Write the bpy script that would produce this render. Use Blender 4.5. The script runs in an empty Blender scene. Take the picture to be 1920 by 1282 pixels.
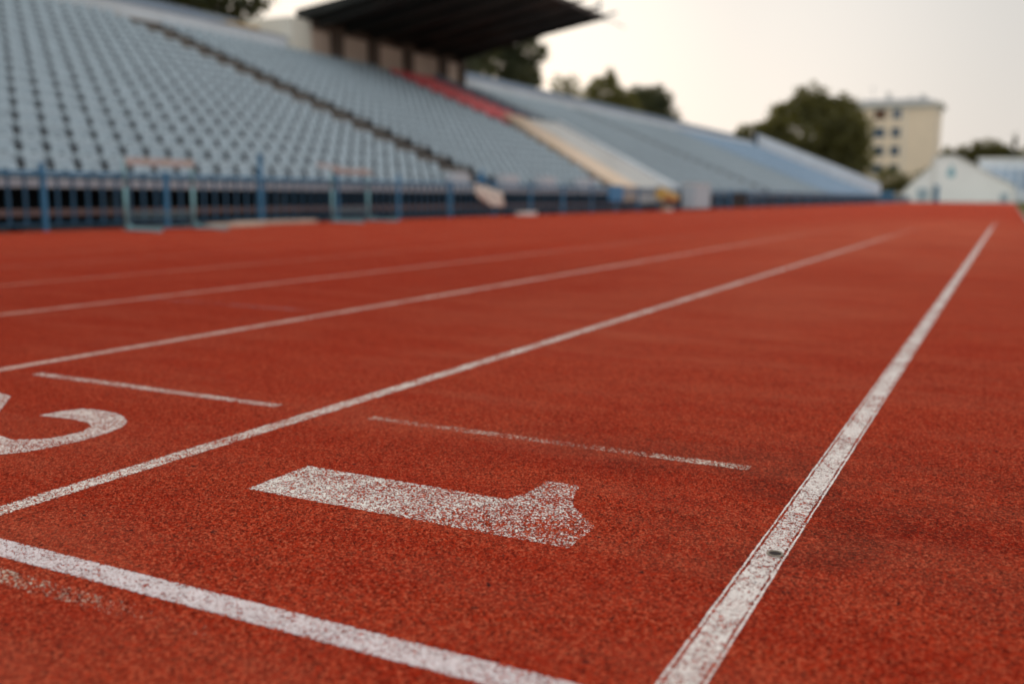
import bpy, bmesh, math, random
import numpy as np
from mathutils import Vector, Matrix
R = math.radians
SC = bpy.context.scene
COL = SC.collection
rnd = random.Random(7)

# ------------------------------------------------------------------ camera
CAM_Z = 0.5452
right = Vector((0.8915, 0.4529, 0.0084)).normalized()
fwd = Vector((-0.4467, 0.8821, -0.1497)).normalized()
up = right.cross(fwd).normalized()
right = fwd.cross(up).normalized()
cam_d = bpy.data.cameras.new("camera")
cam = bpy.data.objects.new("camera", cam_d)
COL.objects.link(cam)
m = Matrix((right, up, -fwd)).transposed().to_4x4()
m.translation = Vector((0, 0, CAM_Z))
cam.matrix_world = m
cam_d.sensor_width = 36
cam_d.sensor_fit = 'HORIZONTAL'
cam_d.lens = 34.2
cam_d.clip_start = 0.02
cam_d.clip_end = 3000
cam_d.dof.use_dof = True
cam_d.dof.focus_distance = 1.72
cam_d.dof.aperture_fstop = 1.9
SC.camera = cam
FPX = 34.2 / 36 * 1920


def to_px(p):
    v = Vector(p) - Vector((0, 0, CAM_Z))
    d = v.dot(fwd)
    if d <= 0.01:
        return None
    return 960 + FPX * v.dot(right) / d, 641 - FPX * v.dot(up) / d, d


# ------------------------------------------------------------------ sky, sun, exposure
SUN_EL, SUN_AZ = 9.0, -32.0          # degrees; azimuth from +Y, negative = towards the stand
sd = Vector((math.sin(R(SUN_AZ)) * math.cos(R(SUN_EL)), math.cos(R(SUN_AZ)) * math.cos(R(SUN_EL)), math.sin(R(SUN_EL))))
world = bpy.data.worlds.new("World")
SC.world = world
world.use_nodes = True
wt = world.node_tree
wt.nodes.clear()
wn = wt.nodes.new
wl = wt.links.new
wo = wn("ShaderNodeOutputWorld")
sky = wn("ShaderNodeTexSky")
sky.sky_type = 'NISHITA'
sky.sun_disc = False
sky.sun_elevation = R(SUN_EL)
sky.sun_rotation = R(SUN_AZ)
sky.dust_density = 3.0
bg_sky = wn("ShaderNodeBackground")
bg_sky.inputs[1].default_value = 0.10
wl(sky.outputs[0], bg_sky.inputs[0])
# thin bright evening veil of cloud over the clear sky
tc = wn("ShaderNodeTexCoord")
dot = wn("ShaderNodeVectorMath"); dot.operation = 'DOT_PRODUCT'
wl(tc.outputs['Generated'], dot.inputs[0])
dot.inputs[1].default_value = sd
rs = wn("ShaderNodeValToRGB")
cr = rs.color_ramp
cr.interpolation = 'EASE'
for i, (p, c) in enumerate([(0.0, (0.84, 0.84, 0.84)), (0.84, (0.68, 0.665, 0.64)), (0.95, (0.89, 0.85, 0.80)), (1.0, (1.05, 0.99, 0.91))]):
    e = cr.elements[i] if i < 2 else cr.elements.new(p)
    e.position = p
    e.color = (*c, 1)
wl(dot.outputs['Value'], rs.inputs[0])
sep = wn("ShaderNodeSeparateXYZ")
wl(tc.outputs['Generated'], sep.inputs[0])
rz = wn("ShaderNodeValToRGB")
cz = rz.color_ramp
for i, (p, c) in enumerate([(0.0, (1.10, 1.06, 1.03)), (0.06, (1.10, 1.06, 1.03)), (0.22, (1.0, 1.0, 1.0)), (0.5, (1.22, 1.22, 1.20)), (1.0, (1.34, 1.34, 1.30))]):
    e = cz.elements[i] if i < 2 else cz.elements.new(p)
    e.position = p
    e.color = (*c, 1)
wl(sep.outputs['Z'], rz.inputs[0])
mul = wn("ShaderNodeMix"); mul.data_type = 'RGBA'; mul.blend_type = 'MULTIPLY'
mul.inputs[0].default_value = 1
wl(rs.outputs[0], mul.inputs[6]); wl(rz.outputs[0], mul.inputs[7])
bg_v = wn("ShaderNodeBackground")
bg_v.inputs[1].default_value = 1.0
wl(mul.outputs[2], bg_v.inputs[0])
mx = wn("ShaderNodeMixShader")
mx.inputs[0].default_value = 0.96
wl(bg_sky.outputs[0], mx.inputs[1]); wl(bg_v.outputs[0], mx.inputs[2])
wl(mx.outputs[0], wo.inputs[0])

sl = bpy.data.lights.new("sun", 'SUN')
sl.energy = 1.5
sl.angle = R(10)
sl.color = (1.0, 0.80, 0.55)
sun = bpy.data.objects.new("sun", sl)
COL.objects.link(sun)
sun.rotation_euler = (-sd).to_track_quat('-Z', 'Y').to_euler()

SC.view_settings.view_transform = 'Standard'
SC.view_settings.look = 'None'
SC.view_settings.exposure = 0.0
SC.view_settings.gamma = 1.0
SC.render.engine = 'CYCLES'
SC.cycles.use_denoising = True
SC.cycles.max_bounces = 6
SC.cycles.transparent_max_bounces = 12


# ------------------------------------------------------------------ helpers
def tag(o, label=None, cat=None, group=None, kind=None):
    if label: o['label'] = label
    if cat: o['category'] = cat
    if group: o['group'] = group
    if kind: o['kind'] = kind
    return o


def empty(name, loc=(0, 0, 0), rz=0, **kw):
    o = bpy.data.objects.new(name, None)
    COL.objects.link(o)
    o.location = loc
    o.rotation_euler = (0, 0, rz)
    o.empty_display_size = 0.2
    return tag(o, **kw)


class MB:
    """collects faces and links them as one mesh object"""
    def __init__(s):
        s.v, s.f, s.uv, s.mi = [], [], [], []

    def face(s, pts, uv=None, mi=0):
        n = len(s.v)
        s.v += [tuple(p) for p in pts]
        s.f.append(tuple(range(n, n + len(pts))))
        s.uv.append(uv)
        s.mi.append(mi)

    def box(s, x0, x1, y0, y1, z0, z1, mi=0):
        n = len(s.v)
        s.v += [(x, y, z) for x in (x0, x1) for y in (y0, y1) for z in (z0, z1)]
        for f in ((0, 1, 3, 2), (4, 6, 7, 5), (0, 4, 5, 1), (2, 3, 7, 6), (0, 2, 6, 4), (1, 5, 7, 3)):
            s.f.append(tuple(n + i for i in f)); s.uv.append(None); s.mi.append(mi)

    def prism(s, poly, y0, y1, mi=0):
        """poly in x,z extruded along y"""
        n = len(s.v); k = len(poly)
        s.v += [(x, y0, z) for x, z in poly] + [(x, y1, z) for x, z in poly]
        s.f.append(tuple(range(n, n + k))); s.uv.append(None); s.mi.append(mi)
        s.f.append(tuple(range(n + 2 * k - 1, n + k - 1, -1))); s.uv.append(None); s.mi.append(mi)
        for i in range(k):
            j = (i + 1) % k
            s.f.append((n + i, n + k + i, n + k + j, n + j)); s.uv.append(None); s.mi.append(mi)

    def tube(s, a, b, ra, rb=None, n=8, mi=0):
        rb = ra if rb is None else rb
        a, b = Vector(a), Vector(b)
        d = (b - a).normalized()
        u = d.orthogonal().normalized(); w = d.cross(u)
        k = len(s.v)
        for c, r in ((a, ra), (b, rb)):
            s.v += [tuple(c + (u * math.cos(2 * math.pi * i / n) + w * math.sin(2 * math.pi * i / n)) * r) for i in range(n)]
        for i in range(n):
            j = (i + 1) % n
            s.f.append((k + i, k + j, k + n + j, k + n + i)); s.uv.append(None); s.mi.append(mi)
        s.f.append(tuple(k + i for i in range(n))[::-1]); s.uv.append(None); s.mi.append(mi)
        s.f.append(tuple(k + n + i for i in range(n))); s.uv.append(None); s.mi.append(mi)

    def build(s, name, mats, parent=None, bevel=0, smooth=False):
        me = bpy.data.meshes.new(name)
        me.from_pydata(s.v, [], s.f)
        if any(u is not None for u in s.uv):
            L = me.uv_layers.new(name="uv").data
            i = 0
            for f, u in zip(s.f, s.uv):
                for k in range(len(f)):
                    L[i].uv = u[k] if u else (0.5, 0.5)
                    i += 1
        for mt in (mats if isinstance(mats, (list, tuple)) else [mats]):
            me.materials.append(mt)
        me.polygons.foreach_set("material_index", s.mi)
        if smooth:
            me.polygons.foreach_set("use_smooth", [True] * len(s.f))
        me.update()
        o = bpy.data.objects.new(name, me)
        COL.objects.link(o)
        if parent: o.parent = parent
        if bevel:
            b = o.modifiers.new("b", 'BEVEL'); b.width = bevel; b.segments = 2; b.limit_method = 'ANGLE'
        return o


# ------------------------------------------------------------------ materials
def new_mat(name):
    mt = bpy.data.materials.new(name)
    mt.use_nodes = True
    nt = mt.node_tree
    return mt, nt, nt.nodes['Principled BSDF'], nt.nodes['Material Output']


def N(nt, typ, **kw):
    n = nt.nodes.new(typ)
    for k, v in kw.items(): setattr(n, k, v)
    return n


def math_n(nt, op, a, b=None, clamp=False):
    n = nt.nodes.new("ShaderNodeMath"); n.operation = op; n.use_clamp = clamp
    for i, x in enumerate((a, b)):
        if x is None: continue
        if isinstance(x, (int, float)): n.inputs[i].default_value = x
        else: nt.links.new(x, n.inputs[i])
    return n.outputs[0]


def mixc(nt, f, a, b, mode='MIX'):
    n = nt.nodes.new("ShaderNodeMix"); n.data_type = 'RGBA'; n.blend_type = mode
    for i, x in ((0, f), (6, a), (7, b)):
        if isinstance(x, (int, float)): n.inputs[i].default_value = x
        elif isinstance(x, tuple): n.inputs[i].default_value = (*x, 1)
        else: nt.links.new(x, n.inputs[i])
    return n.outputs[2]


def noise(nt, co, scale, detail=2, rough=0.5, off=None):
    n = nt.nodes.new("ShaderNodeTexNoise")
    n.inputs['Scale'].default_value = scale
    n.inputs['Detail'].default_value = detail
    n.inputs['Roughness'].default_value = rough
    if off is not None:
        a = nt.nodes.new("ShaderNodeVectorMath"); a.operation = 'ADD'
        nt.links.new(co, a.inputs[0]); a.inputs[1].default_value = off
        co = a.outputs[0]
    nt.links.new(co, n.inputs['Vector'])
    return n.outputs['Fac']


def remap(nt, v, a, b, c=0.0, d=1.0, smooth=False):
    n = nt.nodes.new("ShaderNodeMapRange")
    n.interpolation_type = 'SMOOTHSTEP' if smooth else 'LINEAR'
    n.clamp = True
    for i, x in enumerate((v, a, b, c, d)):
        if isinstance(x, (int, float)): n.inputs[i].default_value = x
        else: nt.links.new(x, n.inputs[i])
    return n.outputs[0]


def simple(name, col, rough=0.7, var=0.12, scale=3.0, metal=0.0, dirt=None, bump=0.0, spec=0.4):
    mt, nt, p, out = new_mat(name)
    co = N(nt, "ShaderNodeNewGeometry").outputs['Position']
    n1 = noise(nt, co, scale, 4, 0.6)
    f = remap(nt, n1, 0.3, 0.7)
    lo = tuple(c * (1 - var) for c in col); hi = tuple(min(1, c * (1 + var)) for c in col)
    c = mixc(nt, f, lo, hi)
    if dirt:
        d = remap(nt, noise(nt, co, scale * 0.35, 5, 0.65, (7, 3, 1)), 0.5, 0.68)
        c = mixc(nt, math_n(nt, 'MULTIPLY', d, 0.6), c, dirt)
    nt.links.new(c, p.inputs['Base Color'])
    p.inputs['Roughness'].default_value = rough
    p.inputs['Metallic'].default_value = metal
    p.inputs['Specular IOR Level'].default_value = spec
    if bump:
        b = N(nt, "ShaderNodeBump"); b.inputs['Strength'].default_value = bump; b.inputs['Distance'].default_value = 0.01
        nt.links.new(n1, b.inputs['Height']); nt.links.new(b.outputs[0], p.inputs['Normal'])
    return mt


def granules(nt, co):
    """rubber crumb: height and per-crumb random value"""
    wv = N(nt, "ShaderNodeTexNoise"); wv.inputs['Scale'].default_value = 260; wv.inputs['Detail'].default_value = 1
    nt.links.new(co, wv.inputs['Vector'])
    ad = N(nt, "ShaderNodeVectorMath", operation='MULTIPLY_ADD')
    nt.links.new(wv.outputs['Color'], ad.inputs[0]); ad.inputs[1].default_value = (0.004, 0.004, 0); nt.links.new(co, ad.inputs[2])
    v = N(nt, "ShaderNodeTexVoronoi"); v.feature = 'F1'; v.inputs['Scale'].default_value = 330
    nt.links.new(ad.outputs[0], v.inputs['Vector'])
    h = remap(nt, v.outputs['Distance'], 0.0, 0.75, 1.0, 0.0)
    sp = N(nt, "ShaderNodeSeparateColor"); nt.links.new(v.outputs['Color'], sp.inputs[0])
    return h, sp.outputs[0], sp.outputs[1]


def blob_mask(nt, co, c, r0, r1, sq=(1, 1, 1)):
    """distance mask around a ground point, for a stain with a place of its own"""
    a = N(nt, "ShaderNodeVectorMath", operation='SUBTRACT'); nt.links.new(co, a.inputs[0]); a.inputs[1].default_value = c
    b = N(nt, "ShaderNodeVectorMath", operation='MULTIPLY'); nt.links.new(a.outputs[0], b.inputs[0]); b.inputs[1].default_value = sq
    l = N(nt, "ShaderNodeVectorMath", operation='LENGTH'); nt.links.new(b.outputs[0], l.inputs[0])
    return remap(nt, l.outputs['Value'], r0, r1, 1.0, 0.0, True)


def track_color(nt, co):
    h, r1, r2 = granules(nt, co)
    big = remap(nt, noise(nt, co, 0.55, 5, 0.6), 0.34, 0.66)
    mid = remap(nt, noise(nt, co, 5.0, 5, 0.62), 0.32, 0.68)
    clump = remap(nt, noise(nt, co, 120, 4, 0.7), 0.34, 0.66)
    A = (0.60, 0.034, 0.010); B = (0.74, 0.066, 0.020)
    c = mixc(nt, mid, A, B)
    c = mixc(nt, math_n(nt, 'MULTIPLY', big, 0.45), c, (0.46, 0.052, 0.020))
    c = mixc(nt, math_n(nt, 'MULTIPLY', math_n(nt, 'SUBTRACT', 1.0, clump), 0.80), c, (0.17, 0.009, 0.004))
    # pale worn crumbs and dark crumbs
    c = mixc(nt, remap(nt, r1, 0.55, 1.0, 0.0, 0.85), c, (0.80, 0.175, 0.085))
    c = mixc(nt, remap(nt, r2, 0.55, 0.82, 0.0, 0.88), c, (0.085, 0.007, 0.004))
    # dusty pale patches
    sv = N(nt, "ShaderNodeVectorMath", operation='MULTIPLY'); nt.links.new(co, sv.inputs[0]); sv.inputs[1].default_value = (0.45, 1.6, 1)
    dust = remap(nt, noise(nt, sv.outputs[0], 2.6, 6, 0.62, (3, 9, 0)), 0.46, 0.66)
    red = remap(nt, noise(nt, sv.outputs[0], 3.4, 5, 0.62, (8, 2, 1)), 0.50, 0.68)
    c = mixc(nt, math_n(nt, 'MULTIPLY', red, 0.24), c, (0.33, 0.012, 0.005))
    c = mixc(nt, math_n(nt, 'MULTIPLY', dust, 0.18), c, (0.56, 0.17, 0.10))
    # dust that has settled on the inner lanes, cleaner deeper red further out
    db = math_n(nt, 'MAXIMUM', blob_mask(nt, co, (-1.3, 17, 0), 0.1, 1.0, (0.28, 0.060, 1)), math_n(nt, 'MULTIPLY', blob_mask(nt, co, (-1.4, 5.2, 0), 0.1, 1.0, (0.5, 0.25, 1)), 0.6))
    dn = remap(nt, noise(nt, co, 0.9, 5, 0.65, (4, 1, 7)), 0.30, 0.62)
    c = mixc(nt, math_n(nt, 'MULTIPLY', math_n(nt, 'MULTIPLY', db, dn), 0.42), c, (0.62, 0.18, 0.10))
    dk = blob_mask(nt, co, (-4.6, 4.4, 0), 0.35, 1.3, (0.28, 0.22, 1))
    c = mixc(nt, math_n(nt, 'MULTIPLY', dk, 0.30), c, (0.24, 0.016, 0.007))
    # black bits of grime ground into the crumb
    g = noise(nt, co, 48, 3, 0.6, (1, 2, 5))
    g = remap(nt, g, 0.665, 0.71)
    c = mixc(nt, math_n(nt, 'MULTIPLY', g, 0.85), c, (0.02, 0.014, 0.014))
    # dark scuffed area by the inner line
    st = math_n(nt, 'MAXIMUM', blob_mask(nt, co, (-0.26, 1.86, 0), 0.05, 0.75, (0.7, 1.3, 1)), blob_mask(nt, co, (-0.16, 1.50, 0), 0.02, 0.42, (0.8, 1.2, 1)))
    sn = remap(nt, noise(nt, co, 150, 3, 0.6, (5, 5, 5)), 0.36, 0.58)
    sm = remap(nt, noise(nt, co, 14, 4, 0.6, (15, 5, 5)), 0.30, 0.56)
    st = math_n(nt, 'MULTIPLY', st, remap(nt, noise(nt, co, 3.2, 4, 0.65, (2, 11, 0)), 0.36, 0.58))
    c = mixc(nt, math_n(nt, 'MULTIPLY', math_n(nt, 'MULTIPLY', st, sn), math_n(nt, 'MULTIPLY', sm, 0.72)), c, (0.060, 0.016, 0.012))
    return c, h, clump


def ground_bump(nt, p, h, clump, s=0.8, base=None):
    hh = math_n(nt, 'ADD', math_n(nt, 'MULTIPLY', h, 0.75), math_n(nt, 'MULTIPLY', clump, 0.8))
    if base is not None: hh = math_n(nt, 'ADD', hh, base)
    b = N(nt, "ShaderNodeBump")
    b.inputs['Strength'].default_value = s
    b.inputs['Distance'].default_value = 0.0042
    nt.links.new(hh, b.inputs['Height'])
    nt.links.new(b.outputs[0], p.inputs['Normal'])


def track_mat():
    mt, nt, p, out = new_mat("tartan_track")
    co = N(nt, "ShaderNodeNewGeometry").outputs['Position']
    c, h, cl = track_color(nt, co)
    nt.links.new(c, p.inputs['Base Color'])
    p.inputs['Roughness'].default_value = 0.8
    p.inputs['Specular IOR Level'].default_value = 0.015
    ground_bump(nt, p, h, cl, 0.9)
    return mt


def paint_mat(name, cover, col=(0.80, 0.74, 0.73), grad=None, inner=False, ragged=0.16, flake=0.0):
    """worn line paint: stays on some crumbs, gone (transparent) from others"""
    mt, nt, p, out = new_mat(name)
    co = N(nt, "ShaderNodeNewGeometry").outputs['Position']
    h, r1, r2 = granules(nt, co)
    fine = noise(nt, co, 300, 3, 0.65, (2, 8, 3))
    wear = noise(nt, co, 9, 4, 0.6, (4, 4, 9))
    fl = noise(nt, co, 70, 3, 0.55, (8, 1, 3))
    uv = N(nt, "ShaderNodeUVMap"); uv.uv_map = "uv"
    su = N(nt, "ShaderNodeSeparateXYZ"); nt.links.new(uv.outputs[0], su.inputs[0])
    u = math_n(nt, 'MULTIPLY', math_n(nt, 'ABSOLUTE', math_n(nt, 'SUBTRACT', su.outputs[0], 0.5)), 2.0)
    u = math_n(nt, 'ADD', u, math_n(nt, 'MULTIPLY', math_n(nt, 'SUBTRACT', noise(nt, co, 16, 4, 0.6, (1, 7, 2)), 0.5), 0.16))
    # coverage value
    cv = math_n(nt, 'ADD', cover, math_n(nt, 'MULTIPLY', math_n(nt, 'SUBTRACT', wear, 0.5), 0.30))
    if grad:
        ax, a, b, d0, d1 = grad
        sp = N(nt, "ShaderNodeSeparateXYZ"); nt.links.new(co, sp.inputs[0])
        cv = math_n(nt, 'ADD', cv, remap(nt, sp.outputs[ax], a, b, d0, d1))
    if inner:
        g1 = remap(nt, u, 0.66, 0.72); g2 = remap(nt, u, 0.80, 0.86)
        gap = math_n(nt, 'MULTIPLY', g1, math_n(nt, 'SUBTRACT', 1.0, g2))
        gap = math_n(nt, 'MULTIPLY', gap, remap(nt, noise(nt, co, 20, 3, 0.6, (3, 3, 3)), 0.30, 0.55))
        cv = math_n(nt, 'SUBTRACT', cv, math_n(nt, 'MULTIPLY', gap, 0.19))
        cv = math_n(nt, 'ADD', cv, math_n(nt, 'MULTIPLY', g2, 0.05))
        ew = remap(nt, u, 0.93, 1.0, 0.0, 0.34)
    else:
        ew = remap(nt, u, 0.80, 1.0, 0.0, ragged)
    cv = math_n(nt, 'SUBTRACT', cv, ew)
    n = math_n(nt, 'ADD', math_n(nt, 'MULTIPLY', fine, 0.50), math_n(nt, 'MULTIPLY', fl, 0.12 + flake))
    n = math_n(nt, 'ADD', n, math_n(nt, 'MULTIPLY', r1, 0.30 - flake * 0.8))
    n = math_n(nt, 'ADD', n, math_n(nt, 'MULTIPLY', math_n(nt, 'SUBTRACT', 1.0, h), 0.10))
    a = remap(nt, math_n(nt, 'SUBTRACT', cv, n), -0.012, 0.03)
    tint = remap(nt, noise(nt, co, 30, 3, 0.6, (9, 9, 2)), 0.35, 0.65)
    pc = mixc(nt, tint, tuple(x * 0.90 for x in col), tuple(min(1, x * 1.06) for x in col))
    pc = mixc(nt, remap(nt, r2, 0.55, 1.0, 0.0, 0.50), pc, (0.55, 0.33, 0.29))
    pc = mixc(nt, remap(nt, noise(nt, co, 170, 2, 0.5, (6, 2, 2)), 0.62, 0.70, 0, 0.6), pc, (0.16, 0.10, 0.10))
    nt.links.new(pc, p.inputs['Base Color'])
    p.inputs['Roughness'].default_value = 0.6
    p.inputs['Specular IOR Level'].default_value = 0.3
    b = N(nt, "ShaderNodeBump"); b.inputs['Strength'].default_value = 0.45; b.inputs['Distance'].default_value = 0.0025
    nt.links.new(h, b.inputs['Height']); nt.links.new(b.outputs[0], p.inputs['Normal'])
    nt.links.new(a, p.inputs['Alpha'])
    return mt


M = {}
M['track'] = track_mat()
M['grass'] = simple("grass_soil", (0.07, 0.11, 0.03), 0.9, 0.4, 8)
M['earth'] = simple("field", (0.09, 0.11, 0.045), 0.95, 0.3, 0.4)
M['asphalt'] = simple("asphalt", (0.16, 0.155, 0.15), 0.9, 0.15, 2, bump=0.4)
M['concrete'] = simple("concrete", (0.30, 0.29, 0.29), 0.9, 0.15, 1.5, dirt=(0.16, 0.14, 0.12))
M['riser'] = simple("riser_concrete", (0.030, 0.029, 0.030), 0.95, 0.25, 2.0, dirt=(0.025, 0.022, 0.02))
M['nosing'] = simple("nosing_paint", (0.26, 0.23, 0.20), 0.8, 0.15, 3)
M['edge'] = simple("tier_edge_concrete", (0.085, 0.08, 0.085), 0.9, 0.2, 2.0)
M['block'] = simple("pale_block", (0.44, 0.46, 0.50), 0.8, 0.08, 2)
M['ledge'] = simple("ledge_concrete", (0.34, 0.35, 0.39), 0.85, 0.10, 2, dirt=(0.22, 0.22, 0.24))
M['white_wall'] = simple("whitewashed_wall", (0.66, 0.71, 0.77), 0.85, 0.08, 1.0, dirt=(0.48, 0.51, 0.54))
M['parapet'] = simple("grey_parapet", (0.26, 0.32, 0.41), 0.85, 0.1, 1.0)
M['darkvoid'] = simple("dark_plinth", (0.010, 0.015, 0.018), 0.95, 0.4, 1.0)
M['bench'] = simple("faded_bench_plank", (0.16, 0.10, 0.095), 0.8, 0.2, 3)
M['seat_grey'] = simple("seat_plastic_grey", (0.285, 0.355, 0.41), 0.5, 0.13, 2.4, spec=0.5)
M['seat_red'] = simple("seat_plastic_red", (0.68, 0.10, 0.11), 0.45, 0.25, 2.4, spec=0.5)
M['seat_blue'] = simple("seat_plastic_blue", (0.24, 0.36, 0.50), 0.45, 0.1, 1.3, spec=0.5)
M['fence'] = simple("fence_blue", (0.035, 0.17, 0.32), 0.45, 0.15, 5, spec=0.5)
M['fence_dark'] = simple("fence_dark_blue", (0.016, 0.075, 0.14), 0.5, 0.2, 5)
M['teal'] = simple("hurdle_teal", (0.17, 0.36, 0.40), 0.4, 0.15, 8, spec=0.5)
M['teal_dark'] = simple("hurdle_bar", (0.07, 0.14, 0.17), 0.5, 0.15, 8)
M['board'] = simple("hurdle_board", (0.42, 0.39, 0.38), 0.5, 0.1, 8)
M['orange'] = simple("board_stripe", (0.38, 0.32, 0.25), 0.5, 0.1, 8)
M['cream'] = simple("cream_plaster", (0.66, 0.51, 0.39), 0.85, 0.08, 1.2, dirt=(0.50, 0.36, 0.20))
M['ochre'] = simple("ochre_paint", (0.50, 0.33, 0.14), 0.85, 0.2, 1.2)
M['stair'] = simple("pale_stair", (0.62, 0.62, 0.61), 0.85, 0.08, 1.2, dirt=(0.50, 0.49, 0.47))
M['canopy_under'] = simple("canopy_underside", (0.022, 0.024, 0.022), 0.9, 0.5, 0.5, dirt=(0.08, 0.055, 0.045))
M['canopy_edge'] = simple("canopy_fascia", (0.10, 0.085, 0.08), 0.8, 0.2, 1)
M['panel'] = simple("panel_plaster", (0.50, 0.40, 0.33), 0.85, 0.1, 0.8, dirt=(0.3, 0.22, 0.17))
M['pillar'] = simple("pillar_brown", (0.09, 0.065, 0.05), 0.85, 0.2, 1)
M['pale_end'] = simple("pale_plaster", (0.72, 0.70, 0.62), 0.85, 0.06, 1)
M['bldg'] = simple("cream_render", (0.80, 0.66, 0.50), 0.9, 0.05, 0.3, dirt=(0.70, 0.58, 0.45))
M['bldg_trim'] = simple("pale_trim", (0.66, 0.64, 0.60), 0.8, 0.05, 0.5)
M['glass'] = simple("window_glass", (0.07, 0.10, 0.14), 0.12, 0.2, 0.5, spec=0.8)
M['wood_window'] = simple("brown_window", (0.12, 0.055, 0.025), 0.6, 0.2, 0.5)
M['frame'] = simple("window_frame", (0.52, 0.50, 0.46), 0.7, 0.05, 1)
M['roof'] = simple("roof_metal", (0.36, 0.38, 0.42), 0.6, 0.1, 0.5)
M['tent'] = simple("tent_fabric", (0.95, 0.96, 0.95), 0.7, 0.04, 0.3)
M['tent_blue'] = simple("tent_blue", (0.28, 0.52, 0.60), 0.6, 0.1, 1)
M['door_blue'] = simple("door_blue", (0.04, 0.17, 0.30), 0.6, 0.1, 1)
M['navy'] = simple("navy_railing", (0.02, 0.06, 0.13), 0.6, 0.2, 1)
M['sign_blue'] = simple("sign_blue", (0.0, 0.16, 0.36), 0.4, 0.05, 2)
M['yellow'] = simple("yellow_plastic", (0.48, 0.31, 0.08), 0.5, 0.15, 4)
M['box_white'] = simple("pale_cabinet", (0.38, 0.48, 0.54), 0.5, 0.06, 2)
M['white'] = simple("white_paint", (0.7, 0.68, 0.64), 0.6, 0.08, 5)
M['plank'] = simple("pale_plank", (0.52, 0.40, 0.31), 0.8, 0.2, 5)
M['black'] = simple("black_opening", (0.012, 0.012, 0.012), 0.9, 0.3, 1)
M['steel'] = simple("worn_steel", (0.23, 0.19, 0.15), 0.35, 0.2, 60, metal=0.3)
M['hole'] = simple("dark_hole", (0.02, 0.012, 0.012), 0.9, 0.3, 80)
M['bark'] = simple("bark", (0.07, 0.05, 0.035), 0.95, 0.3, 4)


def leaf_mat(name, a, b, trans=0.35):
    mt, nt, p, out = new_mat(name)
    co = N(nt, "ShaderNodeNewGeometry").outputs['Position']
    f = remap(nt, noise(nt, co, 0.5, 4, 0.7), 0.35, 0.65)
    oi = remap(nt, noise(nt, co, 5, 2, 0.7), 0.3, 0.7)
    c = mixc(nt, f, a, b)
    c = mixc(nt, math_n(nt, 'MULTIPLY', oi, 0.5), c, tuple(x * 1.6 for x in b))
    nt.links.new(c, p.inputs['Base Color'])
    p.inputs['Roughness'].default_value = 0.6
    tr = N(nt, "ShaderNodeBsdfTranslucent")
    c2 = mixc(nt, 0.5, c, (0.35, 0.30, 0.05))
    nt.links.new(c2, tr.inputs[0])
    ms = N(nt, "ShaderNodeMixShader"); ms.inputs[0].default_value = trans
    nt.links.new(p.outputs[0], ms.inputs[1]); nt.links.new(tr.outputs[0], ms.inputs[2])
    nt.links.new(ms.outputs[0], out.inputs[0])
    return mt


M['leaf'] = leaf_mat("leaf_green", (0.034, 0.040, 0.012), (0.105, 0.100, 0.026))
M['leaf_dark'] = leaf_mat("leaf_dark", (0.014, 0.022, 0.010), (0.035, 0.045, 0.016), 0.25)
M['leaf_light'] = leaf_mat("leaf_light", (0.06, 0.075, 0.02), (0.12, 0.13, 0.035))

# ------------------------------------------------------------------ the ground
TX0, TX1, TY0, TY1 = -11.62, 0.36, -8.0, 138.0
g = MB(); g.face([(-700, -300, -0.06), (700, -300, -0.06), (700, 1500, -0.06), (-700, 1500, -0.06)])
tag(g.build("ground", M['earth']), kind='structure')
g = MB(); g.face([(-60, -30, -0.03), (TX0 + 0.2, -30, -0.03), (TX0 + 0.2, 145, -0.03), (-60, 145, -0.03)])
tag(g.build("path", M['asphalt']), kind='structure')
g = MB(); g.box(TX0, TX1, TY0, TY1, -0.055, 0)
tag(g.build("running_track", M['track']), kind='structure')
g = MB(); g.box(TX1, TX1 + 0.05, TY0, TY1, -0.05, 0.035)
tag(g.build("kerb", M['concrete']), kind='structure')
g = MB(); g.face([(TX1 + 0.05, TY0, -0.01), (70, TY0, -0.01), (70, TY1, -0.01), (TX1 + 0.05, TY1, -0.01)])
tag(g.build("infield", M['grass']), kind='structure')
# grass blades along the infield edge
rg = random.Random(3); g = MB()
for i in range(26000):
    y = 3 + 100 * rg.random() ** 1.6; x = TX1 + 0.06 + rg.random() ** 1.5 * 2.2
    h = rg.uniform(0.03, 0.075) * (1 + y / 60); a = rg.uniform(0, 6.28); w = 0.004 * (1 + y / 12)
    dx, dy = math.cos(a) * w, math.sin(a) * w; lx, ly = rg.uniform(-.02, .02), rg.uniform(-.02, .02)
    g.face([(x - dx, y - dy, -0.01), (x + dx, y + dy, -0.01), (x + lx, y + ly, h)])
tag(g.build("grass", M['leaf_light']), label="green grass along the inner edge of the track", cat="grass", kind='stuff')

# ------------------------------------------------------------------ painted markings
ZP = 0.0004
ZL = ZP + 0.0003


def strip(name, mat, x0, x1, y0, y1, z=ZP, along='y', **kw):
    """a painted strip; uv.x runs across it"""
    b = MB()
    L = (y1 - y0) if along == 'y' else (x1 - x0)
    n = max(1, int(L / 2))
    for i in range(n):
        a, c = i / n, (i + 1) / n
        if along == 'y':
            ya, yb = y0 + L * a, y0 + L * c
            b.face([(x0, ya, z), (x1, ya, z), (x1, yb, z), (x0, yb, z)], [(0, a), (1, a), (1, c), (0, c)])
        else:
            xa, xb = x0 + L * a, x0 + L * c
            b.face([(xa, y0, z), (xb, y0, z), (xb, y1, z), (xa, y1, z)], [(0, a), (0, c), (1, c), (1, a)])
    return tag(b.build(name, mat), **kw)


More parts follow.
